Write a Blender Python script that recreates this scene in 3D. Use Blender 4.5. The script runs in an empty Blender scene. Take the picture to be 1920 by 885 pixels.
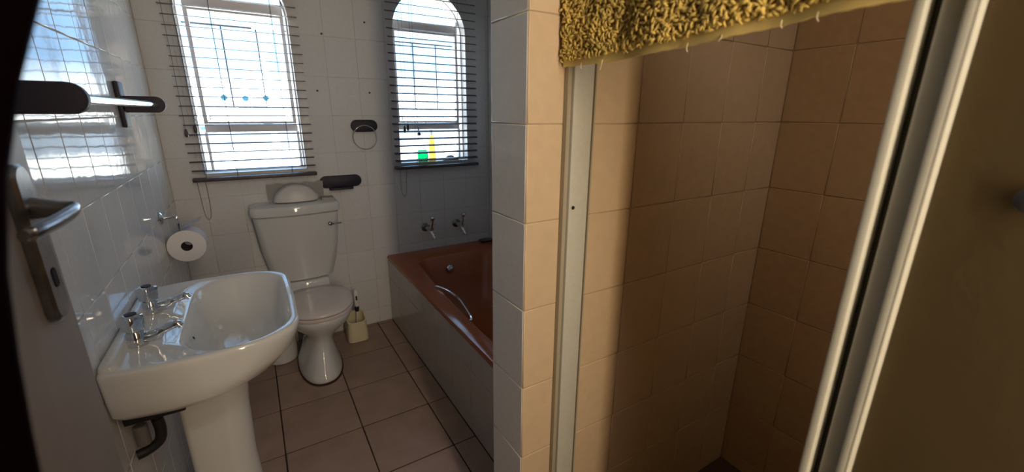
import bpy, bmesh, math, random
from mathutils import Vector, Matrix, noise
random.seed(7)
SC = bpy.context.scene
COL = SC.collection
PI = math.pi

# ------------------------------------------------------------------ camera
cd = bpy.data.cameras.new('camera'); cam = bpy.data.objects.new('camera', cd); COL.objects.link(cam)
yaw, pit, rol = math.radians(-31.4929), math.radians(-16.3238), math.radians(0.4174)
fw = Vector((-math.sin(yaw)*math.cos(pit), math.cos(yaw)*math.cos(pit), math.sin(pit)))
rt = Vector((math.cos(yaw), math.sin(yaw), 0)); up = rt.cross(fw)
rt2 = rt*math.cos(rol)+up*math.sin(rol); up2 = -rt*math.sin(rol)+up*math.cos(rol)
M = Matrix((rt2, up2, -fw)).transposed().to_4x4(); M.translation = Vector((0.3857, -2.7991, 1.4361))
cam.matrix_world = M
cd.sensor_width = 36; cd.lens = 788.2/1920*36; cd.clip_start = .01
cd.dof.use_dof = True; cd.dof.focus_distance = 1.6; cd.dof.aperture_fstop = 3.2
SC.camera = cam

# ------------------------------------------------------------------ sky, exposure, daylight
SC.view_settings.view_transform = 'Standard'; SC.view_settings.look = 'None'
SC.view_settings.exposure = 0.0; SC.view_settings.gamma = 1
w = bpy.data.worlds.new('sky'); SC.world = w; w.use_nodes = True
nt = w.node_tree; nt.nodes.clear()
tc = nt.nodes.new('ShaderNodeTexCoord'); sp = nt.nodes.new('ShaderNodeSeparateXYZ')
cr = nt.nodes.new('ShaderNodeValToRGB'); bg = nt.nodes.new('ShaderNodeBackground'); wo = nt.nodes.new('ShaderNodeOutputWorld')
nt.links.new(tc.outputs['Generated'], sp.inputs[0]); nt.links.new(sp.outputs['Z'], cr.inputs[0])
cr.color_ramp.elements[0].position = 0.0; cr.color_ramp.elements[0].color = (.92, 1, .99, 1)
cr.color_ramp.elements[1].position = 0.08; cr.color_ramp.elements[1].color = (.13, .27, .46, 1)
nt.links.new(cr.outputs[0], bg.inputs[0]); bg.inputs[1].default_value = 10.0
nt.links.new(bg.outputs[0], wo.inputs[0])

def area(name, loc, target, sx, sy, power, color, portal=False):
    l = bpy.data.lights.new(name, 'AREA'); l.shape = 'RECTANGLE'; l.size = sx; l.size_y = sy; l.energy = power; l.color = color
    if portal: l.cycles.is_portal = True
    o = bpy.data.objects.new(name, l); COL.objects.link(o); o.location = loc
    o.rotation_euler = (Vector(target)-Vector(loc)).to_track_quat('-Z', 'Y').to_euler()
    return o
area('window_portal', (.407, .16, 1.63), (.407, -1, 1.63), .52, 1.12, 1, (1, 1, 1), True)
area('window_portal', (1.475, .16, 1.63), (1.475, -1, 1.63), .52, 1.12, 1, (1, 1, 1), True)
# assumed narrow warm light behind the photographer, placed from shadow directions; window made up
area('assumed_slot_light', (.69, -3.50, 1.45), (.69, 0, 1.45), .085, 1.3, 13, (1, .75, .45))
area('added_fill_light', (.77, -3.3, 2.40), (.77, -3.0, 0), .35, .3, 7.5, (1, .90, .80))  # added fill behind the camera to lift the ambient level, no real fixture

# ------------------------------------------------------------------ materials
def mat(name, col, rough=.5, metal=0, bump=0, bscale=20, var=0, vscale=5, trans=0, ior=1.5, spec=.5, rvar=0, tilevar=0, mottle=None, bdist=.002, alpha=1):
    m = bpy.data.materials.new(name); m.use_nodes = True; t = m.node_tree; b = t.nodes['Principled BSDF']
    b.inputs['Base Color'].default_value = (*col, 1); b.inputs['Roughness'].default_value = rough
    b.inputs['Metallic'].default_value = metal; b.inputs['IOR'].default_value = ior
    b.inputs['Transmission Weight'].default_value = trans; b.inputs['Specular IOR Level'].default_value = spec
    b.inputs['Alpha'].default_value = alpha
    g = t.nodes.new('ShaderNodeNewGeometry')
    def nz(s, det=3):
        n = t.nodes.new('ShaderNodeTexNoise'); n.inputs['Scale'].default_value = s; n.inputs['Detail'].default_value = det
        t.links.new(g.outputs['Position'], n.inputs['Vector']); return n
    src = None
    if var:
        n = nz(vscale); r = t.nodes.new('ShaderNodeMapRange')
        r.inputs[1].default_value = .3; r.inputs[2].default_value = .7; r.inputs[3].default_value = 1-var; r.inputs[4].default_value = 1+var
        t.links.new(n.outputs[0], r.inputs[0]); src = r.outputs[0]
    if tilevar:
        oi = t.nodes.new('ShaderNodeObjectInfo'); r2 = t.nodes.new('ShaderNodeMapRange')
        r2.inputs[3].default_value = 1-tilevar; r2.inputs[4].default_value = 1+tilevar
        t.links.new(oi.outputs['Random'], r2.inputs[0])
        if src:
            mu = t.nodes.new('ShaderNodeMath'); mu.operation = 'MULTIPLY'; t.links.new(src, mu.inputs[0]); t.links.new(r2.outputs[0], mu.inputs[1]); src = mu.outputs[0]
        else: src = r2.outputs[0]
    if src:
        mx = t.nodes.new('ShaderNodeVectorMath'); mx.operation = 'SCALE'; mx.inputs[0].default_value = col
        t.links.new(src, mx.inputs['Scale']); t.links.new(mx.outputs[0], b.inputs['Base Color'])
    if bump:
        n = nz(bscale, 2); bp = t.nodes.new('ShaderNodeBump'); bp.inputs['Strength'].default_value = bump; bp.inputs['Distance'].default_value = bdist
        t.links.new(n.outputs[0], bp.inputs['Height']); t.links.new(bp.outputs[0], b.inputs['Normal'])
    return m
TILE = mat('glazed_cream_tile', (.70, .70, .70), .07, bump=.28, bscale=14, bdist=.0022, var=.03, vscale=60, tilevar=.02, ior=1.29)
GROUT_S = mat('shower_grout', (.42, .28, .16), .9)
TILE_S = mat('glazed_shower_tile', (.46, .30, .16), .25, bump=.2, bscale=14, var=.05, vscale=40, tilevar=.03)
GROUT = mat('tile_grout', (.62, .57, .51), .9, var=.1, vscale=30)
FTILE = mat('brown_floor_tile', (.33, .225, .175), .38, bump=.12, bscale=60, var=.10, vscale=9, tilevar=.05)
FGROUT = mat('dark_floor_grout', (.035, .02, .014), .95)
PAINT = mat('white_paint', (.68, .66, .62), .6, bump=.05)
CEIL = mat('ceiling_paint', (.6, .58, .55), .8)
HALL = mat('hall_wall_paint', (.52, .42, .30), .8)
CERAMIC = mat('white_glazed_ceramic', (.64, .645, .64), .06, ior=1.52, bump=.02, bscale=8)
SEAT = mat('white_seat_plastic', (.68, .61, .58), .16)
CREAM = mat('cream_plastic', (.70, .62, .42), .4)
CHROME = mat('chrome', (.72, .74, .77), .08, metal=1)
DARKCH = mat('tarnished_chrome', (.22, .21, .21), .22, metal=1, var=.4, vscale=90)
BLACK = mat('dark_purple_plastic', (.014, .011, .026), .55)
BLIND = mat('dark_wood_slat', (.075, .05, .055), .4, var=.3, vscale=60)
CORD = mat('grey_cord', (.12, .10, .11), .8)
TASSEL = mat('brown_tassel_wood', (.07, .045, .035), .4)
FRAME = mat('white_window_frame', (.80, .77, .78), .4)
BARS = mat('burglar_bar_paint', (.22, .22, .23), .5)
TUB = mat('terracotta_bath_enamel', (.36, .095, .03), .12, bump=.02, bscale=10)
ALU = mat('cream_painted_aluminium', (.52, .52, .46), .45, var=.03, vscale=80)
ALUD = mat('grey_aluminium', (.42, .42, .38), .45, bump=.1, bscale=150)
ALUG = mat('dark_rubber_seal', (.035, .03, .022), .6)
PANEL = mat('olive_brown_acrylic_panel', (.185, .145, .08), .35, trans=.68, bump=.3, bscale=90, ior=1.2)
DOORM = mat('beige_painted_door', (.36, .29, .235), .55, var=.05, vscale=14)
STEEL = mat('worn_door_steel', (.30, .30, .32), .28, metal=1, var=.25, vscale=30)
HOLE = mat('keyhole_dark', (.008, .007, .007), .9)
PLUGM = mat('brown_wall_plug', (.10, .07, .06), .8)
PVC = mat('grey_waste_pipe', (.16, .15, .14), .5)
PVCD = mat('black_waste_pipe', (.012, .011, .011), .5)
PAPER = mat('toilet_paper', (.78, .77, .79), .95, bump=.3, bscale=120)
CARD = mat('cardboard_core', (.06, .05, .045), .9)
BAG = mat('thin_white_plastic', (.62, .60, .58), .35, bump=.35, bscale=40)
MAROON = mat('dark_maroon_standin', (.008, .0016, .003), .95, var=.3, vscale=20, spec=.05)
TOWEL = mat('mustard_terry', (.62, .46, .13), .9, var=.22, vscale=28)
HEM = mat('mustard_hem', (.66, .52, .20), .9, bump=.4, bscale=400, bdist=.001)
THREAD = mat('pale_thread', (.85, .78, .55), .9)
GREEN = mat('green_translucent_plastic', (.0, .75, .18), .3, trans=.45, ior=1.15)
YELLOW = mat('amber_bottle_plastic', (.95, .55, .06), .3, trans=.7, ior=1.15)
CLEARG = mat('frosted_clear_plastic', (.7, .68, .66), .4, trans=.4, ior=1.2)
SOAPG = mat('grey_soap', (.35, .36, .38), .5)
CYAN = mat('cyan_sticker', (.25, .72, .88), .5, trans=.3, ior=1.1)
ROOFM = mat('far_roof', (.30, .33, .36), .8)
BRUSHW = mat('white_brush_plastic', (.75, .72, .68), .3)
GLASS = bpy.data.materials.new('window_glass'); GLASS.use_nodes = True
_t = GLASS.node_tree; _t.nodes.clear(); _o = _t.nodes.new('ShaderNodeOutputMaterial'); _m = _t.nodes.new('ShaderNodeMixShader')
_a = _t.nodes.new('ShaderNodeBsdfTransparent'); _b = _t.nodes.new('ShaderNodeBsdfGlossy'); _b.inputs['Roughness'].default_value = .02
_m.inputs[0].default_value = .06; _t.links.new(_a.outputs[0], _m.inputs[1]); _t.links.new(_b.outputs[0], _m.inputs[2]); _t.links.new(_m.outputs[0], _o.inputs[0])

# ------------------------------------------------------------------ mesh helpers
def box(bm, x0, x1, y0, y1, z0, z1, bev=0, seg=2, rot=None):
    r = bmesh.ops.create_cube(bm, size=1)
    vs = r['verts']
    c = Vector(((x0+x1)/2, (y0+y1)/2, (z0+z1)/2))
    for v in vs:
        v.co = Vector((v.co.x*(x1-x0), v.co.y*(y1-y0), v.co.z*(z1-z0)))
        if rot is not None: v.co = rot @ v.co
        v.co += c
    if bev:
        es = list({e for v in vs for e in v.link_edges})
        bmesh.ops.bevel(bm, geom=es, offset=bev, segments=seg, affect='EDGES', profile=.5)
    return vs
def rings(bm, rs, cap0=True, cap1=True, closed=True):
    V = [[bm.verts.new(p) for p in r] for r in rs]; n = len(rs[0])
    for a, b in zip(V, V[1:]):
        for i in range(n if closed else n-1):
            j = (i+1) % n
            try: bm.faces.new((a[i], a[j], b[j], b[i]))
            except ValueError: pass
    if cap0: bm.faces.new(V[0][::-1])
    if cap1: bm.faces.new(V[-1])
    return V
def frames(pts):
    pts = [Vector(p) for p in pts]; T = []
    for i in range(len(pts)):
        a = pts[max(0, i-1)]; b = pts[min(len(pts)-1, i+1)]; T.append((b-a).normalized())
    n = T[0].orthogonal().normalized(); out = []
    for i, t in enumerate(T):
        n = (n - t*n.dot(t)).normalized(); out.append((pts[i], n, t.cross(n)))
    return out
def tube(bm, pts, r, sides=10, flat=1.0):
    rs = []
    for i, (p, n, b) in enumerate(frames(pts)):
        q = r[i] if isinstance(r, (list, tuple)) else r
        rs.append([p + n*q*math.cos(a) + b*q*flat*math.sin(a) for a in [2*PI*k/sides for k in range(sides)]])
    rings(bm, rs)
def smooth(pts, n=6):
    P = [Vector(p) for p in pts]; P = [2*P[0]-P[1]]+P+[2*P[-1]-P[-2]]; out = []
    for i in range(1, len(P)-2):
        for k in range(n):
            t = k/n; a, b, c, d = P[i-1:i+3]
            out.append(.5*((2*b)+(c-a)*t+(2*a-5*b+4*c-d)*t*t+(3*b-a-3*c+d)*t**3))
    out.append(P[-2]); return out
def lathe(bm, prof, c, axis='z', n=24, d=None):
    c = Vector(c)
    if d is None: d = {'x': Vector((1, 0, 0)), 'y': Vector((0, 1, 0)), 'z': Vector((0, 0, 1))}[axis]
    d = Vector(d).normalized(); u = d.orthogonal().normalized(); v = d.cross(u)
    rings(bm, [[c + d*h + (u*math.cos(a)+v*math.sin(a))*max(r, 1e-5) for a in [2*PI*k/n for k in range(n)]] for r, h in prof])
def build(name, bm, m, parent=None, angle=35, flat=False):
    bmesh.ops.recalc_face_normals(bm, faces=bm.faces)
    me = bpy.data.meshes.new(name); bm.to_mesh(me); bm.free()
    if not flat:
        for p in me.polygons: p.use_smooth = True
        me.set_sharp_from_angle(angle=math.radians(angle))
    me.materials.append(m)
    o = bpy.data.objects.new(name, me); COL.objects.link(o)
    if parent: o.parent = parent; o.matrix_parent_inverse = parent.matrix_world.inverted()
    return o
def tag(o, label=None, cat=None, group=None, kind=None):
    if label: o['label'] = label
    if cat: o['category'] = cat
    if group: o['group'] = group
    if kind: o['kind'] = kind
    return o
def thing(name, loc, label, cat, group=None):
    o = bpy.data.objects.new(name, None); COL.objects.link(o); o.location = loc; o.empty_display_size = .05
    bpy.context.view_layer.update() if False else None
    o.matrix_world = Matrix.Translation(loc)
    return tag(o, label, cat, group)
def NB(): return bmesh.new()
def rrect(x0, x1, y0, y1, r, z, n=7, sub=5):
    """rounded rectangle ring; r = (r_x0y0, r_x1y0, r_x1y1, r_x0y1)"""
    if not isinstance(r, (tuple, list)): r = (r,)*4
    cs = [((x0, y0), (1, 1), PI), ((x1, y0), (-1, 1), 1.5*PI), ((x1, y1), (-1, -1), 0), ((x0, y1), (1, -1), .5*PI)]
    arcs = []
    for (c, s, a0), q in zip(cs, r):
        q = max(q, 1e-4); cx = c[0]+s[0]*q; cy = c[1]+s[1]*q
        arcs.append([(cx+q*math.cos(a0+k/n*PI/2), cy+q*math.sin(a0+k/n*PI/2)) for k in range(n+1)])
    out = []
    for i in range(4):
        out += arcs[i]; a = arcs[i][-1]; b = arcs[(i+1) % 4][0]
        for k in range(1, sub): out.append((a[0]+(b[0]-a[0])*k/sub, a[1]+(b[1]-a[1])*k/sub))
    return [Vector((x, y, z)) for x, y in out]

# ------------------------------------------------------------------ setting
Yw, Xs, Xp, Yf = -2.0321, 1.8942, .8894, -1.8743
RD, RH, CW = .108, .2175, .174          # lowest joint, row height, tile width
CEILZ, YB = 2.45, -3.55
SILL, SPR = 1.105, 1.925
W = [(.155, .659), (1.227, 1.7225)]
def arch(x):
    for a, b in W:
        if a < x < b:
            r = (b-a)/2; return SILL, SPR + math.sqrt(max(0, r*r-(x-(a+b)/2)**2))
    return None
def strips(bm, a, b, c, d, n0, n1, hole=None):
    us = {a, b}
    if hole:
        for p, q in W:
            for k in range(0, 25):
                u = (p+q)/2 - (q-p)/2*math.cos(PI*k/24)
                if a < u < b: us.add(u)
    us = sorted(us); tot = 0
    for p, q in zip(us, us[1:]):
        if q-p < 1e-5: continue
        iv = [((c, c), (d, d))]
        h = hole((p+q)/2) if hole else None
        if h:
            hp = hole(p+1e-5) or h; hq = hole(q-1e-5) or h
            iv = []
            if c < h[0]: iv.append(((c, c), (min(d, h[0]),)*2))
            tp, tq = max(c, min(hp[1], d)), max(c, min(hq[1], d))
            if d > min(tp, tq)+1e-4: iv.append(((tp, tq), (d, d)))
        for (l0, l1), (h0, h1) in iv:
            if h0-l0 < 1e-4 and h1-l1 < 1e-4: continue
            v = [bm.verts.new((x, y, z)) for x, y, z in ((p, l0, n0), (q, l1, n0), (q, h1, n0), (p, h0, n0), (p, l0, n1), (q, l1, n1), (q, h1, n1), (p, h0, n1))]
            for f in ((0, 3, 2, 1), (4, 5, 6, 7), (0, 1, 5, 4), (1, 2, 6, 5), (2, 3, 7, 6), (3, 0, 4, 7)): bm.faces.new([v[i] for i in f])
            tot += 1
    return tot
TM = {}
def tile_mesh(wd, ht, m, th):
    k = (round(wd, 4), round(ht, 4), m.name)
    if k not in TM:
        bm = NB(); c = min(.0022, wd/4, ht/4)
        def r(i, z): return [Vector(p) for p in ((-wd/2+i, -ht/2+i, z), (wd/2-i, -ht/2+i, z), (wd/2-i, ht/2-i, z), (-wd/2+i, ht/2-i, z))]
        rings(bm, [r(0, -th), r(0, -c*.6), r(c*.35, -c*.18), r(c, 0)])
        bmesh.ops.recalc_face_normals(bm, faces=bm.faces)
        me = bpy.data.meshes.new('tile'); bm.to_mesh(me); bm.free(); me.materials.append(m)
        for p in me.polygons: p.use_smooth = p.normal.z < .999
        TM[k] = me
    return TM[k]
def tiles(parent, basis, u0, u1, v0, v1, uj, vj, cw, ch, m, gap=.0020, th=.002, hole=None, hole_box=None, jit=.0016):
    """basis: 4x4 mapping (u,v,n) to world; tile faces lie at n = 0"""
    def cuts(a, b, j, s):
        k = math.ceil((a-j)/s+1e-6); o = [a]
        while j+k*s < b-1e-6: o.append(j+k*s); k += 1
        o.append(b)
        if len(o) > 2 and o[1]-o[0] < .012: o.pop(1)
        if len(o) > 2 and o[-1]-o[-2] < .012: o.pop(-2)
        return o
    U = cuts(u0, u1, uj, cw); V = cuts(v0, v1, vj, ch)
    for a, b in zip(U, U[1:]):
        for c, d in zip(V, V[1:]):
            a_, b_, c_, d_ = a+gap/2, b-gap/2, c+gap/2, d-gap/2
            special = hole and any(a_ < q and b_ > p for p, q in W) and d_ > SILL and c_ < 2.2
            if special:
                bm = NB(); n = strips(bm, a_, b_, c_, d_, -th, 0, hole)
                if not n: bm.free(); continue
                o = build('tile', bm, m, None, flat=True); o.matrix_world = basis
            else:
                o = bpy.data.objects.new('tile', tile_mesh(b_-a_, d_-c_, m, th)); COL.objects.link(o)
                L = Matrix.Translation(((a_+b_)/2, (c_+d_)/2, random.uniform(-.0004, 0)))
                R = Matrix.Rotation(random.gauss(0, jit), 4, 'X') @ Matrix.Rotation(random.gauss(0, jit), 4, 'Y')
                o.matrix_world = basis @ L @ R
            mw = o.matrix_world.copy(); o.parent = parent; o.matrix_world = mw
def basis(o, u, v, n):
    m = Matrix((Vector(u), Vector(v), Vector(n))).transposed().to_4x4(); m.translation = Vector(o); return m
def struct(name, bm, m, flat=True):
    return tag(build(name, bm, m, flat=flat), kind='structure')
G = .002
# back wall
bm = NB(); strips(bm, -.15, Xs+.15, -.1, CEILZ+.1, G, .20, arch)
for v in bm.verts: v.co = Vector((v.co.x, v.co.z, v.co.y))
wb = struct('wall_back', bm, GROUT)
tiles(wb, basis((0, 0, 0), (1, 0, 0), (0, 0, 1), (0, -1, 0)), 0, Xs, 0, CEILZ, .8289, RD, CW, RH, TILE, hole=arch)
# reveals painted white (thin lining in each opening)
# left wall
bm = NB(); box(bm, -.15, -G, YB-.15, .0, -.1, CEILZ+.1); wl = struct('wall_left', bm, GROUT)
tiles(wl, basis((0, 0, 0), (0, 1, 0), (0, 0, 1), (1, 0, 0)), -2.6, 0, 0, CEILZ, -.650, RD, CW, RH, TILE)
# right wall
bm = NB(); box(bm, Xs+G, Xs+.15, (Yw+Yf)/2, 0, -.1, CEILZ+.1); wr = struct('wall_right', bm, GROUT)
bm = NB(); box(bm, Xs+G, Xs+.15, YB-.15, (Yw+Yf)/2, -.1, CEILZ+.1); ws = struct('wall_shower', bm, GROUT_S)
B = basis((Xs, 0, 0), (0, -1, 0), (0, 0, 1), (-1, 0, 0))
tiles(wr, B, 0, -Yf, .40, CEILZ, .05, RD, CW, RH, TILE)
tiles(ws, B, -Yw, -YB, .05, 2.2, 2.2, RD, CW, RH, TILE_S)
# partition between bath and shower
bm = NB(); box(bm, Xp+G, Xs+.02, Yw+G, Yf-G, 0, CEILZ); wp = struct('wall_partition', bm, mat('brownish_grout', (.40, .30, .20), .9))
tiles(wp, basis((Xp, Yf, 0), (0, -1, 0), (0, 0, 1), (-1, 0, 0)), 0.002, Yf-Yw-.002, 0, CEILZ, 0, RD, Yf-Yw, RH, TILE)
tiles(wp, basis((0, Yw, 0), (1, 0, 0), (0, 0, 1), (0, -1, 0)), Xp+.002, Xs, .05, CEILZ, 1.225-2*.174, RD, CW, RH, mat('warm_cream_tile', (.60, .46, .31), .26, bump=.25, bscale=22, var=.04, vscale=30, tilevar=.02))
tiles(wp, basis((0, Yf, 0), (-1, 0, 0), (0, 0, 1), (0, 1, 0)), -Xs, -Xp-.002, .40, CEILZ, -Xp, RD, CW, RH, TILE)
# front wall behind the photographer with a made-up slot for the assumed light, ceiling
bm = NB()
for b in ((-.15, .64, 0, CEILZ), (.74, Xs+.15, 0, CEILZ), (.64, .74, 0, .78), (.64, .74, 2.12, CEILZ)): box(bm, b[0], b[1], YB-.12, YB, b[2]-.1*(b[2] == 0), b[3])
struct('wall_front', bm, HALL)
bm = NB(); box(bm, .002, .53, -3.06, -3.0, .002, CEILZ-.002); struct('added_light_blocker', bm, HALL)  # unseen stub added to keep the slot light off the basin side
bm = NB(); box(bm, -.15, Xs+.15, YB-.15, .2, CEILZ, CEILZ+.1); struct('ceiling', bm, CEIL)
bm = NB(); box(bm, -.15, Xs+.15, YB-.15, .2, -.12, -.003); fl = struct('floor', bm, FGROUT)
tiles(fl, basis((0, 0, 0), (1, 0, 0), (0, 1, 0), (0, 0, 1)), .003, 1.088, YB, 0, .3284, -.3636, .326, .326, FTILE, gap=.0055, th=.003, jit=.0008)
bm = NB(); box(bm, 1.0, Xs, YB, Yw, -.003, .05); tag(build('trim_1', bm, mat('brown_shower_tray', (.10, .055, .03), .5)), kind='structure')

# ------------------------------------------------------------------ windows
def window(n, x0, x1, fx0, fx1, label_n):
    cx, r = (x0+x1)/2, (x1-x0)/2
    fc = cx; fr = r-.009
    y0, y1 = .07, .105
    bm = NB()
    def outline(c, rr, zb, zs, y, k=24):
        return [Vector((c-rr, y, zb)), Vector((c+rr, y, zb))] + [Vector((c+rr*math.cos(PI*i/k), y, zs+rr*math.sin(PI*i/k))) for i in range(k+1)]
    o, i_ = r-.001, fr
    a = outline(cx, o, SILL+.0005, SPR, y0); b = outline(fc, i_, SILL+.012, SPR, y0)
    c = outline(fc, i_, SILL+.012, SPR, y1); d = outline(cx, o, SILL+.0005, SPR, y1)
    V = rings(bm, [a, b, c, d, a], cap0=False, cap1=False)
    bmesh.ops.remove_doubles(bm, verts=bm.verts, dist=1e-5)
    w_ = struct('window_%d' % n, bm, FRAME)
    def part(name, bm, m): return build(name, bm, m, w_)
    bm = NB(); box(bm, fx0, fx1, .06, .10, 1.945, 1.993, .003); part('transom', bm, FRAME)
    bm = NB(); box(bm, fx0, fx1, .06, .10, 1.323, 1.366, .003); part('transom', bm, FRAME)
    for xa in (fx0, fx1-.018):
        bm = NB(); box(bm, xa, xa+.018, .065, .10, 1.367, 1.944, .002); part('sash_stile', bm, FRAME)
    bm = NB(); box(bm, fx0+.019, fx1-.019, .068, .098, 1.367, 1.379, .002); part('sash_rail', bm, FRAME)
    bm = NB(); box(bm, fx0+.019, fx1-.019, .068, .098, 1.928, 1.944, .002); part('sash_rail', bm, FRAME)
    bm = NB()
    pts = outline(fc, i_+.004, SILL+.011, SPR, .088)
    f = bm.faces.new([bm.verts.new(p) for p in pts]); ex = bmesh.ops.extrude_face_region(bm, geom=[f])
    for v in [g for g in ex['geom'] if isinstance(g, bmesh.types.BMVert)]: v.co.y += .003
    part('glass_pane', bm, GLASS)
    for xa in (fx0-.006, fx1-.008):
        for za, zb in ((SILL+.012, 1.3225), (1.9935, 2.02)):
            bm = NB(); box(bm, xa, xa+.014, .070, .10, za, zb, .002); part('mullion', bm, FRAME)
    # burglar bars
    wd = fx1-fx0
    for z in (1.872, 1.457):
        bm = NB(); box(bm, fx0-.02, fx1+.02, .112, .117, z-.0045, z+.0045); part('burglar_bar', bm, BARS)
    for k in (.33, .69):
        x = fx0+wd*k; bm = NB(); box(bm, x-.0035, x+.0035, .118, .124, 1.457, 1.872); part('burglar_bar', bm, BARS)
    bm = NB(); box(bm, fx0+.03, fx1-.06, .055, .062, 1.405, 1.409); box(bm, fx0+.03, fx0+.034, .055, .068, 1.385, 1.409); part('stay_bar', bm, BARS)
    return w_
w1 = window(1, *W[0], .190, .640, 'left')
w2 = window(2, *W[1], 1.243, 1.690, 'right')
for x, z in ((.300, 1.505), (.400, 1.503), (.500, 1.507)):
    bm = NB(); lathe(bm, [(.004, 0), (.017, .0005), (.017, .0025), (.004, .003)], (x, .078, z), 'y', 6); build('sticker', bm, CYAN, w1)
# black window catch hanging in window 2
bm = NB(); tube(bm, [(1.377, .045, 1.335), (1.378, .04, 1.300)], .004); lathe(bm, [(.003, 0), (.012, .006), (.011, .02), (.004, .022)], (1.378, .04, 1.282), 'z', 10)
tag(build('window_catch', bm, BLACK, w2), 'black knob of the window catch')
# white reveal linings
for i, (a, b) in enumerate(W):
    bm = NB(); c, r = (a+b)/2, (b-a)/2
    def ol(rr, zb): return [(c-rr, zb), (c+rr, zb)] + [(c+rr*math.cos(PI*k/24), SPR+rr*math.sin(PI*k/24)) for k in range(25)]
    o = ol(r-.0002, SILL+.0002); q = ol(r-.0035, SILL+.0035)
    V = rings(bm, [[Vector((x, .002, z)) for x, z in o], [Vector((x, .002, z)) for x, z in q], [Vector((x, .195, z)) for x, z in q], [Vector((x, .195, z)) for x, z in o]], False, False)
    o_ = tag(build('trim_%d' % (i+2), bm, PAINT), kind='structure')
# distant roofs seen through the windows
t = thing('neighbouring_roof', (1, 14, .4), 'pale low roof far beyond the left window', 'roof')
bm = NB(); box(bm, -6, 12, 14, 18, .2, .85); build('roof_slab', bm, ROOFM, t)
for x, h in ((-3.2, .22), (-2.0, .3), (-1.6, .2), (.9, .25), (2.3, .3), (2.9, .22)):
    bm = NB(); box(bm, x, x+.28, 14.5, 14.8, .85, .85+h, .03); build('chimney', bm, ROOFM, t)

# ------------------------------------------------------------------ venetian blinds
def blind(x0, x1, ztop, n, cords, label, tassels, loop, lean):
    t = thing('venetian_blind', ((x0+x1)/2, -.035, 1.084), label, 'blind')
    pitch = .0467
    me = None
    for k in range(n):
        z = 1.084+pitch*(k+1)+random.uniform(-.0012, .0012)
        if me is None:
            bm = NB(); hw = (x1-x0)/2; L = []
            for x in (-hw, -hw+.004, hw-.004, hw):
                s = .55 if abs(x) == hw else 1
                L.append([Vector((x, y*s, .0042*(1-(y/.02)**2)+dz)) for y, dz in ((-.02, 0), (-.01, 0), (0, 0), (.01, 0), (.02, 0), (.01, -.0016), (0, -.0016), (-.01, -.0016))])
            rings(bm, L); o = build('slat', bm, BLIND, t); me = o.data
        else:
            o = bpy.data.objects.new('slat', me); COL.objects.link(o); o.parent = t; o.matrix_parent_inverse = t.matrix_world.inverted()
        o.matrix_world = Matrix.Translation(((x0+x1)/2+random.uniform(-.004, .004), -.035, z-.002)) @ Matrix.Rotation(random.uniform(-.0022, .0022), 4, 'Y') @ Matrix.Rotation(math.radians(lean)+random.uniform(-.03, .03), 4, 'X')
    bm = NB(); box(bm, x0-.002, x1+.003, -.058, -.012, 1.072, 1.092, .004); build('bottom_rail', bm, BLIND, t)
    zt = 1.084+pitch*(n+1)
    bm = NB(); box(bm, x0, x1, -.06, -.006, zt-.005, zt+.04, .003); build('head_rail', bm, BLIND, t)
    for x in cords:
        for y in (-.058, -.012):
            bm = NB(); tube(bm, [(x, y, 1.09), (x, y, zt)], .0011, 5); build('ladder_cord', bm, CORD, t)
    for x, z in tassels:
        bm = NB(); tube(bm, [(x, -.068, z+.02), (x+.002, -.066, 1.7), (x, -.063, zt)], .0009, 5); c = build('pull_cord', bm, CORD, t)
        bm = NB(); lathe(bm, [(.002, .022), (.006, .016), (.0085, 0), (.008, -.014), (.004, -.02)], (x, -.068, z), 'z', 10); tag(build('tassel', bm, TASSEL, c), 'brown wooden tassel')
    x, zb, wl_ = loop
    bm = NB(); tube(bm, smooth([(x-wl_, -.03, 1.072), (x-wl_, -.008, 1.0), (x-wl_+.004, -.008, zb+.03), (x, -.008, zb), (x+wl_-.004, -.008, zb+.03), (x+wl_, -.008, 1.0), (x+wl_, -.03, 1.072)]), .0012, 5); build('cord_loop', bm, CORD, t)
blind(.103, .700, 0, 22, (.305, .575, .162), 'dark slatted blind over the left window, above the toilet', ((.118, 1.325), (.158, 1.345)), (.135, .860, .018), 4)
blind(1.180, 1.776, 0, 24, (1.335, 1.640), 'dark slatted blind over the right window, above the bath', ((1.246, 1.328), (1.268, 1.342)), (1.235, .885, .020), 16)

# ------------------------------------------------------------------ things on the sill
bm = NB(); rings(bm, [rrect(1.363, 1.427, .025, .055, .008, SILL+.004), rrect(1.360, 1.430, .022, .058, .010, SILL+.010), rrect(1.360, 1.430, .022, .058, .010, SILL+.070), rrect(1.364, 1.426, .026, .054, .008, SILL+.076)])
t = tag(build('plastic_tub', bm, GREEN), 'bright green translucent tub on the right window sill', 'tub')
bm = NB(); box(bm, 1.366, 1.424, .028, .052, SILL+.0765, SILL+.082, .002); build('lid', bm, GREEN, t)
bm = NB()
rings(bm, [rrect(1.466-w_, 1.466+w_, .040-d_, .040+d_, min(w_, d_)*.9, SILL+z) for w_, d_, z in ((.024, .014, .004), (.026, .016, .012), (.025, .015, .05), (.021, .012, .11), (.014, .009, .17), (.009, .008, .178))])
t = tag(build('shampoo_bottle', bm, YELLOW), 'tapering amber bottle standing beside the green tub', 'bottle')
bm = NB(); lathe(bm, [(.009, 0), (.0095, .008), (.008, .03), (.011, .032), (.010, .038), (.002, .04)], (1.466, .040, SILL+.1785), 'z', 14); build('cap', bm, CLEARG, t)
bm = NB(); rings(bm, [rrect(1.60-w_, 1.60+w_, .040-d_, .040+d_, .01, SILL+z) for w_, d_, z in ((.05, .02, .004), (.062, .025, .010), (.062, .025, .016), (.03, .018, .022), (.028, .016, .032), (.015, .01, .038))])
tag(build('soap_bar', bm, SOAPG), 'small grey soap on the right end of the sill', 'soap')

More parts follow.
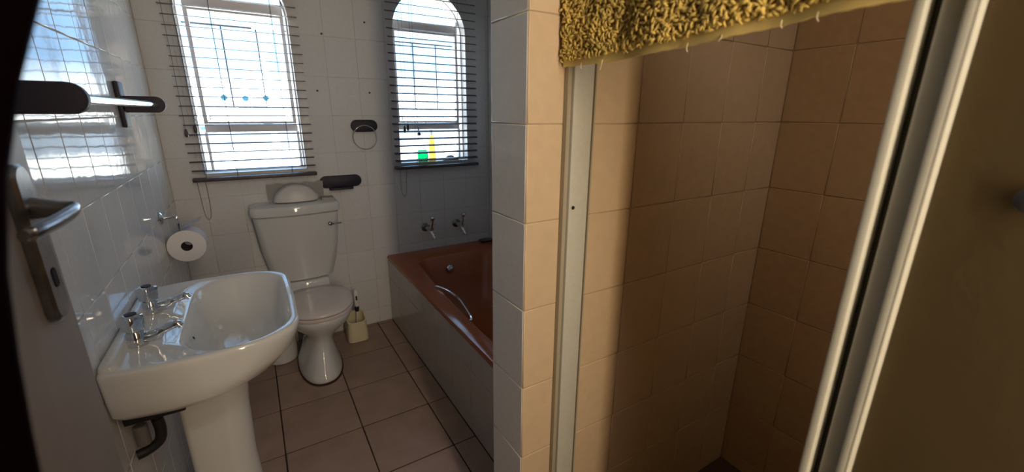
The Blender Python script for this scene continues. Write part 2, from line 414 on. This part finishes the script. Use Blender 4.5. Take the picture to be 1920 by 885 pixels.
# ------------------------------------------------------------------ towel ring, oblong holder, wall plugs
t = thing('towel_ring', (1.005, 0, 1.35), 'chrome towel ring on a dark plate between the windows', 'towel ring')
def capsule(bm, x0, x1, z0, z1, y0, y1, bev=.008):
    r = (z1-z0)/2*.98
    P = rrect(x0, x1, z0, z1, r, 0, 8, 2)
    c = Vector(((x0+x1)/2, (z0+z1)/2, 0))
    def R(s, y): return [Vector((p.x+(c.x-p.x)/max((p-c).length, 1e-6)*s, y, p.y+(c.y-p.y)/max((p-c).length, 1e-6)*s)) for p in P]
    rings(bm, [R(0, y1), R(0, y0+bev), R(bev*.3, y0+bev*.3), R(bev, y0)])
bm = NB(); capsule(bm, .929, 1.087, 1.316, 1.388, -.03, -.0005); build('mounting_plate', bm, BLACK, t)
bm = NB(); tube(bm, [(1.004+.072*math.sin(a), -.034, 1.283-.072*math.cos(a)) for a in [2*PI*k/40 for k in range(41)]], .0030, 8); build('ring', bm, CHROME, t)
t = thing('soap_holder', (.84, 0, 1.0), 'dark oblong plastic wall bracket just right of the cistern top', 'holder')
bm = NB(); capsule(bm, .716, .962, .982, 1.055, -.018, -.0005); build('mounting_plate', bm, BLACK, t)
bm = NB(); rings(bm, [rrect(.765, .905, -.055, -.004, .02, z) for z in (.972, .976, .985)]); build('lip', bm, BLACK, t)
for x, z in ((1.064, 1.944), (.764, 1.552), (1.061, 1.549), (.82, 1.86)):
    bm = NB(); lathe(bm, [(.006, .003), (.006, -.002), (.002, -.003)], (x, 0, z), 'y', 10); tag(build('wall_plug', bm, PLUGM, wb), 'small brown plug in a tile')

# ------------------------------------------------------------------ bath
bx0, bx1, by0, by1, bz = 1.083, Xs-.001, Yf+.001, -.001, .485
t = thing('bathtub', (1.5, -.94, 0), 'terracotta brown bathtub built in under the right window', 'bathtub')
bm = NB()
R_ = [rrect(bx0+.012, bx1-.004, by0+.004, by1-.004, .01, .455, 7, 8), rrect(bx0+.002, bx1, by0, by1, .015, .462, 7, 8), rrect(bx0, bx1, by0, by1, .02, .474, 7, 8), rrect(bx0+.006, bx1, by0, by1, .02, .484, 7, 8), rrect(bx0+.014, bx1-.006, by0+.006, by1-.004, .02, bz, 7, 8)]
def inner(d, z, r=.09, dy0=0, dy1=0):
    P = rrect(1.165+d, 1.815-d, by0+.12+d+dy0, -.20-d-dy1, r, z, 7, 8)
    for p in P:     # taper towards the tap end
        k = max(0, min(1, (p.y+1.3)/1.1)); c = 1.49
        if p.x < c: p.x += .065*k*k*(c-p.x)/(c-1.165)
    return P
R_ += [inner(-.006, bz, .095), inner(0, bz-.003), inner(.008, bz-.014), inner(.02, .44, .09, .01, .01), inner(.05, .30, .10, .05, .04), inner(.075, .16, .11, .10, .07), inner(.11, .115, .10, .15, .10), inner(.16, .105, .08, .2, .15)]
rings(bm, R_, cap0=False); build('tub', bm, TUB, t, angle=50)
bm = NB(); box(bm, 1.092, 1.108, by0+.002, -.002, 0, .455); pa = build('side_panel', bm, GROUT, t)
tiles(pa, basis((1.088, 0, 0), (0, -1, 0), (0, 0, 1), (-1, 0, 0)), .002, -by0-.002, .0005, .456, .0, RD, CW*1.25, RH, mat('bath_panel_tile', (.50, .46, .42), .16, bump=.2, bscale=10, var=.04, vscale=10), gap=.002)
bm = NB(); tube(bm, smooth([(1.170, -.69, .482), (1.176, -.70, .490), (1.205, -.78, .490), (1.218, -.90, .486), (1.200, -1.04, .484), (1.178, -1.135, .486), (1.168, -1.15, .480)], 5), .0065, 10); build('grab_handle', bm, CHROME, t)
bm = NB(); lathe(bm, [(.026, 0), (.026, .010), (.020, .017), (.004, .018)], (1.440, -.262, .405), d=(0, -1, .25)); lathe(bm, [(.010, .0), (.010, .022), (.004, .024)], (1.445, -.262, .405), d=(0, -1, .25)); build('overflow_plate', bm, CHROME, t)
def bath_tap(x, z, label):
    t = thing('bath_tap', (x, 0, z), label, 'tap', 'wall taps over the bath')
    bm = NB(); lathe(bm, [(.030, 0), (.030, .005), (.024, .012), (.014, .016)], (x-.012, -.0005, z), d=(0, -1, 0)); build('wall_flange', bm, DARKCH, t)
    bm = NB(); tube(bm, [(x-.012, -.01, z), (x-.006, -.045, z), (x+.004, -.085, z)], [.013, .014, .016], 14)
    tube(bm, smooth([(x-.004, -.06, z-.004), (x+.006, -.085, z-.03), (x+.014, -.105, z-.065)], 5), [.013]*6+[.0125]*4+[.011], 12); build('spout', bm, CHROME, t)
    bm = NB(); tube(bm, [(x+.002, -.078, z+.005), (x+.010, -.084, z+.065)], [.012, .013], 12); lathe(bm, [(.006, -.014), (.016, -.008), (.018, 0), (.015, .012), (.005, .015)], (x+.012, -.085, z+.078), 'z', 6); tube(bm, [(x-.020, -.083, z+.04), (x+.040, -.086, z+.04)], .005, 8); build('handle', bm, CHROME, t)
bath_tap(1.385, .648, 'chrome wall tap over the bath, nearer the toilet')
bath_tap(1.622, .648, 'chrome wall tap over the bath, nearer the partition')
bm = NB(); rings(bm, [[Vector((1.835+a*math.cos(q), -.055+b*math.sin(q), bz+z)) for q in [2*PI*k/28 for k in range(28)]] for a, b, z in ((.045, .028, .001), (.062, .038, .010), (.066, .041, .016), (.062, .038, .016), (.05, .03, .008), (.01, .005, .005))])
tag(build('soap_dish', bm, DARKCH), 'dull metal soap dish on the back corner of the bath rim', 'dish')

# ------------------------------------------------------------------ toilet
t = thing('toilet', (.57, -.30, 0), 'white close-coupled toilet under the left window', 'toilet')
cx = .562
def D(hw, yb, yf, z, r=.03, bow=0):
    P = rrect(cx-hw, cx+hw, yf, yb, (r, r, .006, .006), z, 7, 6)
    for p in P:
        if p.y < (yb+yf)/2: p.y -= bow*(1-((p.x-cx)/hw)**2)
    return P
bm = NB(); rings(bm, [D(.135, -.02, -.11, .458, .05, .02), D(.162, -.012, -.13, .472, .05, .03), D(.186, -.010, -.14, .56, .045, .025), D(.203, -.008, -.15, .66, .04, .03), D(.215, -.007, -.155, .78, .035, .03), D(.222, -.006, -.155, .862, .03, .03), D(.218, -.008, -.15, .866, .03, .03)])
build('cistern', bm, CERAMIC, t)
bm = NB(); rings(bm, [D(.222, -.006, -.157, .868, .03, .032), D(.231, -.004, -.163, .874, .032, .033), D(.233, -.004, -.165, .905, .032, .034), D(.226, -.008, -.158, .922, .03, .032), D(.20, -.02, -.135, .930, .03, .03), D(.1, -.05, -.1, .932, .02, .01)])
build('cistern_lid', bm, CERAMIC, t)
bm = NB(); lathe(bm, [(.011, 0), (.012, .008), (.009, .016), (.003, .018)], (.725, -.178, .800), d=(.15, -1, 0), n=14)
tube(bm, smooth([(.725, -.195, .800), (.75, -.20, .802), (.785, -.198, .801)], 4), [.005]*5+[.004]*4, 8); tag(build('flush_lever', bm, DARKCH, t), 'dark metal flush lever')
# bowl
def E(hx, yb, yf, z, c=.588, p=2.3, n=44):
    o = []
    ym = yb-(yb-yf)*.42
    for k in range(n):
        a = 2*PI*k/n; co, s = math.cos(a), math.sin(a)
        x = c+hx*math.copysign(abs(co)**(2/p), co)
        y = ym + (yb-ym if s > 0 else ym-yf)*math.copysign(abs(s)**(2/p), s)
        o.append(Vector((x, y, z)))
    return o
bm = NB()
rings(bm, [E(.112, -.12, -.575, .001, .562), E(.116, -.12, -.582, .012, .562), E(.112, -.12, -.575, .03, .562), E(.096, -.13, -.545, .075, .565), E(.078, -.13, -.50, .14, .572), E(.074, -.13, -.485, .19, .576), E(.088, -.12, -.50, .235, .58), E(.130, -.10, -.535, .275, .585), E(.168, -.09, -.575, .318, .588), E(.182, -.085, -.595, .352, .588), E(.183, -.085, -.597, .372, .588), E(.178, -.09, -.592, .378, .588)])
build('bowl', bm, CERAMIC, t, angle=60)
bm = NB(); box(bm, cx-.11, cx+.13, -.17, -.02, .36, .462, .02, 3); build('cistern_bracket', bm, CERAMIC, t)
bm = NB(); rings(bm, [E(.170, -.165, -.585, .379, .588), E(.184, -.155, -.602, .384, .588), E(.185, -.155, -.603, .393, .588), E(.178, -.165, -.596, .398, .588)]); build('seat', bm, SEAT, t)
bm = NB(); rings(bm, [E(.168, -.165, -.585, .4015, .588), E(.184, -.155, -.602, .4045, .588), E(.185, -.155, -.603, .413, .588), E(.176, -.16, -.594, .420, .588), E(.12, -.24, -.52, .426, .588), E(.03, -.33, -.42, .428, .588)]); build('seat_lid', bm, SEAT, t, angle=60)
for x in (.52, .655):
    bm = NB(); box(bm, x-.018, x+.018, -.165, -.14, .379, .41, .006); build('hinge', bm, SEAT, t)
bm = NB(); rings(bm, [E(.116, -.115, -.586, .0003, .562), E(.120, -.11, -.592, .0006, .562), E(.120, -.11, -.592, .004, .562), E(.112, -.12, -.58, .006, .562)]); tag(build('base_seal', bm, mat('dark_grime_seal', (.05, .02, .015), .9), t), 'dark grimy seal round the foot')

# plastic bag and small box on the cistern
bm = NB()
def bagring(w, d, z, n=40, amp=.06):
    o = []
    for k in range(n):
        a = 2*PI*k/n; co, s = math.cos(a), math.sin(a)
        r = 1+amp*noise.noise(Vector((co*2, s*2, z*30)))
        o.append(Vector((.573+w*r*math.copysign(abs(co)**.75, co), -.085+d*r*math.copysign(abs(s)**.75, s), z)))
    return o
rings(bm, [bagring(.095, .05, .934), bagring(.118, .063, .94), bagring(.114, .062, .96), bagring(.10, .056, .985), bagring(.078, .046, 1.008), bagring(.05, .03, 1.024), bagring(.015, .01, 1.032)])
t = tag(build('tissue_pack', bm, BAG, angle=60), 'rounded pack wrapped in thin white plastic on the cistern', 'pack')
bm = NB(); V = []
for i in range(13):
    V.append([bm.verts.new((.43+i*.025, -.020-.004*math.sin(i*1.3)-.003*j, .936+j*.032+.006*math.sin(i*2.1+j))) for j in range(4)])
for i in range(12):
    for j in range(3): bm.faces.new((V[i][j], V[i+1][j], V[i+1][j+1], V[i][j+1]))
bmesh.ops.solidify(bm, geom=bm.faces, thickness=.0012); build('loose_wrapping', bm, BAG, t)
bm = NB(); box(bm, .705, .775, -.115, -.05, .925, .943, .004); tag(build('soap_box', bm, mat('grey_beige_plastic', (.34, .31, .28), .4)), 'flat grey-beige box at the right end of the cistern lid', 'box')

# white bin beside the toilet
t = thing('waste_bin', (.38, -.13, 0), 'white round bin half hidden behind the basin', 'bin')
bm = NB(); lathe(bm, [(.001, .002), (.078, .0015), (.085, .008), (.090, .09), (.094, .20), (.096, .245), (.092, .247), (.089, .23), (.08, .012), (.001, .010)], (.372, -.172, 0), 'z', 32); build('bucket', bm, CERAMIC, t)
bm = NB(); lathe(bm, [(.096, .244), (.101, .2445), (.101, .252), (.097, .252)], (.372, -.172, 0), 'z', 32); build('rim', bm, CERAMIC, t)

# toilet brush
t = thing('toilet_brush', (.80, -.17, 0), 'toilet brush in a square cream pot right of the toilet', 'brush')
bm = NB()
def pot(z, g, h=0): 
    P = rrect(.754-g, .874+g, -.215-g, -.095+g, .03, z, 6, 3)
    for p in P: p.z += h*max(0, (p.y+.215)/.12)
    return P
rings(bm, [pot(.001, 0), pot(.004, .004), pot(.05, .004, .0), pot(.132, -.002, .045), pot(.134, -.008, .045), pot(.05, -.006), pot(.012, -.008)]); build('pot', bm, CREAM, t)
bm = NB(); tube(bm, [(.815, -.15, .02), (.829, -.152, .19)], [.006, .0045], 10); build('stem', bm, BRUSHW, t)
bm = NB(); lathe(bm, [(.006, 0), (.012, .004), (.014, .032), (.009, .036)], (.829, -.152, .188), 'z', 14); tag(build('collar', bm, BLACK, t), 'black collar')
bm = NB(); rings(bm, [rrect(.831-a, .831+a, -.152-b, -.152+b, b*.9, z, 6, 1) for a, b, z in ((.009, .007, .224), (.013, .009, .24), (.015, .010, .29), (.014, .009, .325), (.006, .005, .338))]); build('handle', bm, BRUSHW, t)
bm = NB(); rings(bm, [rrect(.826, .836, -.1635, -.1605, .001, .27), rrect(.826, .836, -.1635, -.1605, .001, .30)]); build('grip_slot', bm, BLACK, t)

# ------------------------------------------------------------------ toilet roll
t = thing('toilet_roll_holder', (0, -.47, .98), 'chrome roll holder hook on the left wall', 'holder')
bm = NB(); lathe(bm, [(.026, 0), (.028, .004), (.022, .010), (.012, .013)], (.0005, -.455, .978), d=(1, 0, 0)); build('wall_flange', bm, CHROME, t)
bm = NB(); tube(bm, smooth([(.01, -.455, .978), (.035, -.455, .980), (.058, -.455, .975), (.060, -.455, .95)], 5), .0065, 10); build('arm', bm, CHROME, t)
bm = NB(); tube(bm, smooth([(.060, -.455, .952), (.058, -.455, .90), (.050, -.452, .868), (.046, -.43, .857), (.046, -.33, .857)], 5), .003, 8); build('hook_wire', bm, DARKCH, t)
t = thing('toilet_roll', (.0775, -.40, .84), 'half used white toilet roll with a loose end', 'toilet roll')
RC = Vector((.0745, -.47, .842)); bm = NB(); n = 40
def rr_(r, y): return [RC+Vector((r*math.cos(2*PI*k/n), y, r*math.sin(2*PI*k/n))) for k in range(n)]
rings(bm, [rr_(.022, 0), rr_(.072, 0), rr_(.0735, .002), rr_(.0735, .098), rr_(.072, .1), rr_(.022, .1), rr_(.022, 0)], False, False); build('paper', bm, PAPER, t)
bm = NB(); rings(bm, [rr_(.0218, -.0005), rr_(.0218, .1005), rr_(.0205, .1005), rr_(.0205, -.0005), rr_(.0218, -.0005)], False, False); build('core', bm, CARD, t)
bm = NB(); V = []
for i, (x, z) in enumerate(((-.045, .062), (-.025, .076), (.01, .088), (.045, .104), (.065, .112))):
    V.append([bm.verts.new(RC+Vector((x, y, z))) for y in (.004, .096)])
for a, b in zip(V, V[1:]): bm.faces.new((a[0], a[1], b[1], b[0]))
bmesh.ops.solidify(bm, geom=bm.faces, thickness=.002); build('loose_sheet', bm, PAPER, t)

# ------------------------------------------------------------------ basin
t = thing('washbasin', (.0, -1.29, 0), 'white pedestal washbasin on the left wall', 'basin')
def O(x0, x1, y0, y1, rb, rf, z, bow=.0):
    P = rrect(x0, x1, y0, y1, (rb, rf, rf, rb), z, 8, 7); xm = (x0+x1)/2; ym = (y0+y1)/2
    for p in P:
        k = max(0, (p.x-x0)/(x1-x0)); w_ = (p.y-ym)/((y1-y0)/2)
        p.x += bow*(1-w_*w_)*k
        p.y += math.copysign(1, w_)*abs(w_)*(.022*math.sin(min(1, k*1.15)*PI) if bow else 0)
    return P
bm = NB(); b = .009; T = .84
R_ = [O(.09, .27, -1.37, -1.21, .03, .06, .655, .0), O(.05, .30, -1.47, -1.11, .03, .12, .668, b), O(.012, .335, -1.555, -1.03, .015, .15, .698, b), O(.004, .375, -1.572, -1.0, .01, .15, .718, b), O(.003, .412, -1.576, -.990, .01, .13, .762, b),
      O(.002, .432, -1.580, -.985, .01, .105, T-.018, b), O(.002, .433, -1.580, -.985, .01, .105, T-.006, b), O(.004, .430, -1.577, -.988, .012, .103, T, b), O(.02, .422, -1.566, -1.0, .014, .10, T+.002, b),
      O(.140, .410, -1.556, -1.012, .11, .10, T-.001, b), O(.150, .402, -1.546, -1.022, .11, .10, T-.010, b), O(.160, .393, -1.53, -1.04, .11, .10, T-.035, b), O(.172, .382, -1.51, -1.06, .10, .10, T-.09, b), O(.195, .362, -1.46, -1.11, .08, .08, T-.138, b), O(.225, .325, -1.38, -1.24, .04, .04, T-.158, 0)]
rings(bm, R_); build('bowl', bm, CERAMIC, t, angle=60)
bm = NB(); rings(bm, [O(.003, .042, -1.572, -.992, .015, .018, T+z) for z in (-.002, .004)] + [O(.005, .038, -1.568, -.996, .014, .016, T+.012), O(.010, .032, -1.56, -1.004, .01, .01, T+.0145)]); build('back_ledge', bm, CERAMIC, t)
def PD(x0, x1, hy, z, c=-1.285, r=.07): return rrect(x0, x1, c-hy, c+hy, (.02, r, r, .02), z, 7, 3)
bm = NB(); rings(bm, [PD(.07, .27, .088, .001), PD(.07, .275, .09, .03), PD(.08, .262, .078, .08), PD(.085, .255, .074, .30), PD(.085, .262, .078, .50), PD(.085, .275, .088, .62), PD(.08, .29, .105, .665)]); build('pedestal', bm, CERAMIC, t)
bm = NB(); lathe(bm, [(.022, 0), (.022, .003), (.012, .0035), (.001, .002)], (.272, -1.315, T-.1575), 'z', 18); build('drain', bm, CHROME, t)
bm = NB(); lathe(bm, [(.005, 0), (.005, .001)], (.166, -1.385, T-.04), d=(1, 0, .5), n=8); build('overflow_hole', bm, HOLE, t)
# taps on the basin
def basin_tap(y, label):
    t = thing('basin_tap', (.057, y, T+.002), label, 'tap', 'pillar taps on the basin')
    x = .057; z = T+.0025
    bm = NB(); lathe(bm, [(.026, 0), (.026, .004), (.021, .008), (.020, .03), (.017, .036)], (x, y, z), 'z', 22)
    tube(bm, smooth([(x+.005, y, z+.012), (x+.035, y, z+.016), (x+.062, y, z+.026), (x+.088, y, z+.034), (x+.098, y, z+.026)], 5), [.015]*3+[.0145]*6+[.0115]*6+[.010]*6, 12, .8); build('spout', bm, CHROME, t)
    bm = NB(); n = 48
    def hd(r, h, f=.10): return [Vector((x+r*(1+f*math.cos(4*a))*math.cos(a), y+r*(1+f*math.cos(4*a))*math.sin(a), z+h)) for a in [2*PI*k/n for k in range(n)]]
    rings(bm, [hd(.016, .036), hd(.021, .040), hd(.0235, .055), hd(.0245, .072), hd(.0225, .080), hd(.016, .083, .05)]); build('handle', bm, CHROME, t)
    bm = NB(); lathe(bm, [(.0125, .0835), (.0125, .0855), (.004, .086)], (x, y, z), 'z', 18); tag(build('index_cap', bm, BLACK, t), 'dark cap on top')
basin_tap(-1.438, 'chrome basin tap nearer the camera')
basin_tap(-1.222, 'chrome basin tap nearer the back wall')
# waste pipe below
t = thing('waste_trap', (.1, -1.46, .6), 'dark waste trap and pipe under the washbasin', 'pipe')
bm = NB(); tube(bm, [(.062, -1.47, .700), (.062, -1.47, .625)], .010, 12); build('tailpiece', bm, PVCD, t)
bm = NB(); tube(bm, smooth([(.062, -1.47, .626), (.064, -1.47, .59), (.056, -1.47, .556), (.030, -1.475, .540), (.006, -1.48, .536)], 5), .0135, 14); build('bend', bm, PVCD, t)
bm = NB(); lathe(bm, [(.014, 0), (.016, .002), (.016, .058), (.014, .060)], (.028, -1.485, .568), 'z', 18); build('bottle_trap', bm, PVC, t)
bm = NB(); box(bm, .006, .135, -1.515, -1.495, .652, .684, .003); build('underside_shade_bar', bm, PVCD, t)  # black bar drawn in for the shade of the recess under the basin

# ------------------------------------------------------------------ towel rail on the left wall
t = thing('towel_rail', (0, -1.15, 1.455), 'chrome towel rail on dark plastic brackets, left wall', 'towel rail')
def arm(y, tip, th):
    bm = NB(); z = 1.4565; h = .029
    prof = [(.010, z-h), (tip-h, z-h)] + [(tip-h+h*math.cos(a), z+h*math.sin(a)) for a in [-PI/2+PI*k/14 for k in range(1, 14)]] + [(tip-h, z+h), (.010, z+h)]
    rings(bm, [[Vector((p[0], y+s, p[1])) for p in prof] for s in (-th/2,)] + [[Vector((p[0], y+s, p[1])) for p in prof] for s in (th/2,)])
    es = [e for e in bm.edges if abs(e.verts[0].co.y-e.verts[1].co.y) < 1e-6]
    bmesh.ops.bevel(bm, geom=es, offset=.003, segments=2, affect='EDGES')
    build('bracket', bm, BLACK, t)
    bm = NB(); box(bm, .0005, .016, y-.035, y+.035, 1.375, 1.535, .005); build('wall_plate', bm, BLACK, t)
arm(-.690, .134, .022); arm(-1.67, .139, .022)
bm = NB(); tube(bm, [(.105, -1.67, 1.457), (.105, -.701, 1.457)], .010, 16); build('bar', bm, CHROME, t)

# ------------------------------------------------------------------ open room door
t = thing('door_leaf', (.1, -1.885, 0), 'beige door standing open along the left wall', 'door')
bm = NB(); box(bm, .060, .100, -2.62, -1.885, .01, 2.02, .003); build('panel', bm, DOORM, t)
bm = NB(); rings(bm, [[Vector((.100+dx, y_, z_)) for y_, z_ in [(p.x, p.y) for p in rrect(-1.985+s, -1.935-s, 1.135+s, 1.365-s, .02, 0, 6, 2)]] for dx, s in ((.0005, 0), (.010, 0), (.014, .004))]); lp = build('lock_plate', bm, STEEL, t)
bm = NB(); rings(bm, [[Vector((.1142+dx, p.x, p.y)) for p in rrect(-1.968+s, -1.952-s, 1.185+s, 1.215-s, .006, 0, 6, 2)] for dx, s in ((0, 0), (.001, .001))]); build('keyhole', bm, HOLE, lp)
bm = NB(); tube(bm, [(.112, -1.957, 1.303), (.140, -1.958, 1.300), (.152, -1.962, 1.298)], [.016, .011, .012], 16)
tube(bm, smooth([(.152, -1.955, 1.298), (.156, -1.985, 1.297), (.154, -2.04, 1.295), (.150, -2.085, 1.294), (.144, -2.10, 1.294)], 5), [.010]*4+[.011]*8+[.0105]*6+[.008]*3, 14, .8); build('lever_handle', bm, STEEL, t)

# ------------------------------------------------------------------ made-up maroon sheet for an unidentified dark blur (close to the lens)
bm = NB(); R_ = []
edge = [(0, .24), (1.0, .247), (1.242, .262), (1.317, .270), (1.3735, .278), (1.4127, .288), (1.4489, .300), (1.4851, .316), (1.60, .345), (2.2, .37)]
def ex(z):
    for (a, p), (b_, q) in zip(edge, edge[1:]):
        if a <= z <= b_: s = (z-a)/(b_-a); return p+(q-p)*s
    return edge[-1][1]
zs = [0.01+.045*k for k in range(49)]
for z in zs:
    e = ex(z); front = []; n = 26
    for k in range(n+1):
        s = k/n; x = .135+(e-.135)*s; y = -2.50+.012*math.sin(s*24+z*.8) + .006*math.sin(s*61)
        front.append(Vector((x, y, z)))
    back = [p+Vector((0, -.004, 0)) for p in reversed(front)]
    R_.append(front+back)
rings(bm, R_)
tag(build('blur_standin', bm, MAROON, angle=80), 'made-up dark maroon sheet standing in for the blur at the far left', 'blur_standin')

# ------------------------------------------------------------------ shower enclosure
t = thing('shower_enclosure', (1.02, -2.5, 0), 'pale aluminium shower frame with dark sliding panel at right', 'shower screen')
Z0, Z1 = .05, 1.95
bm = NB(); box(bm, 1.001, 1.057, Yw-.016, Yw-.002, Z0, Z1, .002); ch_ = build('wall_channel', bm, ALU, t)
bm = NB(); box(bm, .985, 1.067, Yw-.007, Yw-.0005, Z0, Z1, .001)
box(bm, .985, .989, Yw-.014, Yw-.007, Z0, Z1); box(bm, 1.063, 1.067, Yw-.014, Yw-.007, Z0, Z1); build('channel_flange', bm, mat('channel_flange_paint', (.36, .32, .24), .5), ch_)
bm = NB(); lathe(bm, [(.0045, 0), (.0045, .001), (.001, .0005)], (1.013, Yw-.0165, 1.223), d=(0, -1, 0), n=12); build('screw_head', bm, HOLE, ch_)
bm = NB(); box(bm, .995, 1.055, YB+.01, Yw-.003, Z1+.001, Z1+.045, .004); build('top_rail', bm, ALU, t)
bm = NB(); box(bm, .995, 1.055, YB+.01, Yw-.003, Z0+.0005, Z0+.04, .004); build('bottom_rail', bm, ALU, t)
ZA, ZB = Z0+.045, Z1-.001
bm = NB(); box(bm, 1.0, 1.045, -2.6085, -2.598, ZA, ZB, .0025); s_ = build('stile', bm, ALU, t)
bm = NB(); box(bm, 1.024, 1.044, -2.6175, -2.609, ZA, ZB); build('rubber_seal', bm, ALUG, s_)
bm = NB(); box(bm, 1.010, 1.040, -2.638, -2.618, ZA, ZB, .002); build('stile_web', bm, ALUD, s_)
bm = NB(); box(bm, 1.0, 1.045, -2.650, -2.6385, ZA, ZB, .003); box(bm, .9996, 1.0, -2.6500, -2.6492, ZA, ZB); build('stile', bm, ALU, t)
bm = NB(); box(bm, 1.018, 1.023, YB+.05, -2.651, ZA, ZB); build('sliding_panel', bm, PANEL, t)
bm = NB(); lathe(bm, [(.010, 0), (.012, .004), (.012, .012), (.006, .015)], (1.0175, -2.722, 1.360), d=(-1, 0, 0)); build('knob', bm, mat('dark_knob', (.04, .04, .045), .4), t)

# ------------------------------------------------------------------ mustard towel over the top rail
t = thing('towel', (.98, -2.3, 1.53), 'shaggy mustard yellow towel hanging over the shower rail', 'towel')
be = [(-2.62, 1.552), (-2.592, 1.552), (-2.512, 1.550), (-2.42, 1.543), (-2.336, 1.537), (-2.23, 1.533), (-2.14, 1.531), (-2.04, 1.532)]
def bz_(y):
    for (a, p), (b_, q) in zip(be, be[1:]):
        if a <= y <= b_: return p+(q-p)*(y-a)/(b_-a)
    return be[0][1] if y < be[0][0] else be[-1][1]
TY0, TY1 = -2.66, -2.040
def tx(y, z): return .982-.004*math.sin(y*21)-.003*math.sin(y*47+z*9)
bm = NB(); V = []; ny = 60
heights = [0, .012, .03, .08, .15, .25, .36, .42]
for i in range(ny+1):
    y = TY0+(TY1-TY0)*i/ny; z0 = bz_(y)
    col = [(tx(y, z0+h), y, z0+h) for h in heights[:-1]] + [(.990, y, Z1+.050), (1.02, y, Z1+.058), (1.056, y, Z1+.050), (1.066, y, 1.93), (1.068, y, 1.80)]
    V.append([bm.verts.new(p) for p in col])
for a, b_ in zip(V, V[1:]):
    for j in range(len(a)-1): bm.faces.new((a[j], b_[j], b_[j+1], a[j+1]))
bmesh.ops.solidify(bm, geom=bm.faces, thickness=.004); cl = build('cloth', bm, TOWEL, t, angle=80)
bm = NB()
L = []
for i in range(ny*3+1):
    y = TY0+(TY1-TY0)*i/(ny*3); z0 = bz_(y)+.0004*math.sin(i*.9)+.0002*random.uniform(-1, 1); x = tx(y, z0)-.002
    L.append([Vector((x-.0025, y, z0-.002)), Vector((x-.0035, y, z0+.004)), Vector((x-.0025, y, z0+.0135)), Vector((x+.003, y, z0+.0135)), Vector((x+.005, y, z0+.003)), Vector((x+.003, y, z0-.002))])
rings(bm, L); tag(build('hem', bm, HEM, t, angle=50), 'flat woven bottom hem')
# terry loops
verts, faces = [], []
def loop(p, d, ln, r):
    side = 5; segs = 5
    base = len(verts)
    nrm = Vector((-1, 0, 0))
    lift = random.uniform(.55, 1.15)
    pts = []
    for s in range(segs+1):
        q = s/segs
        pts.append(p + d*ln*q + nrm*(lift*.0105*math.sin(PI*min(1, q*.78+.04))) + curl*(.0035*math.sin(q*PI*1.6)))
    for i, (c, n_, b_) in enumerate(frames(pts)):
        rr = r*(.8, 1, 1.12, 1.1, .95, .45)[i]
        for k in range(side):
            a = 2*PI*k/side; verts.append(c+n_*rr*math.cos(a)+b_*rr*math.sin(a))
    for i in range(segs):
        for k in range(side):
            a = base+i*side+k; b_ = base+i*side+(k+1) % side
            faces.append((a, b_, b_+side, a+side))
    faces.append(tuple(base+segs*side+k for k in range(side)))
y = TY0
cy_, cz_ = .0052, .0058
ni = int((TY1-TY0)/cy_); nj = int(.235/cz_)
for i in range(ni):
    for j in range(nj):
        y = TY0+(i+.5+random.uniform(-.45, .45))*cy_; h = .017+(j+random.uniform(-.45, .45))*cz_
        if h < .013: continue
        z = bz_(y)+h
        ang = noise.noise(Vector((y*26, z*26, 3)))*2.6 + random.gauss(0, .45)
        d = Vector((0, math.sin(ang), -math.cos(ang)*.95))
        curl = Vector((0, math.cos(ang), math.sin(ang)))*random.choice((-1, 1))
        ln = random.uniform(.010, .017)
        if h < .025: ln *= .62
        if y+d.y*ln > TY1+.004: d.y = -abs(d.y)
        loop(Vector((tx(y, z)-.0035, y, z)), d, ln, random.uniform(.0017, .0024))
me = bpy.data.meshes.new('terry_loops'); me.from_pydata(verts, [], faces); me.update(); me.polygons.foreach_set('use_smooth', [True]*len(me.polygons)); me.materials.append(TOWEL)
o = bpy.data.objects.new('terry_loops', me); COL.objects.link(o); o.parent = t; o.matrix_parent_inverse = t.matrix_world.inverted(); o['kind'] = 'stuff'
for y, l, s in ((-2.10, .010, 1), (-2.16, .016, -1), (-2.345, .011, 1), (-2.40, .006, -1), (-2.48, .008, 1), (-2.52, .009, 1)):
    bm = NB(); z = bz_(y); tube(bm, smooth([(.974, y, z+.002), (.973, y, z-.003), (.972, y-.001*s, z-l*.7), (.972, y-.003*s, z-l)], 4), .0006, 5); build('loose_thread', bm, THREAD, t)

# window handles and keep the tree tidy
bpy.context.view_layer.update()
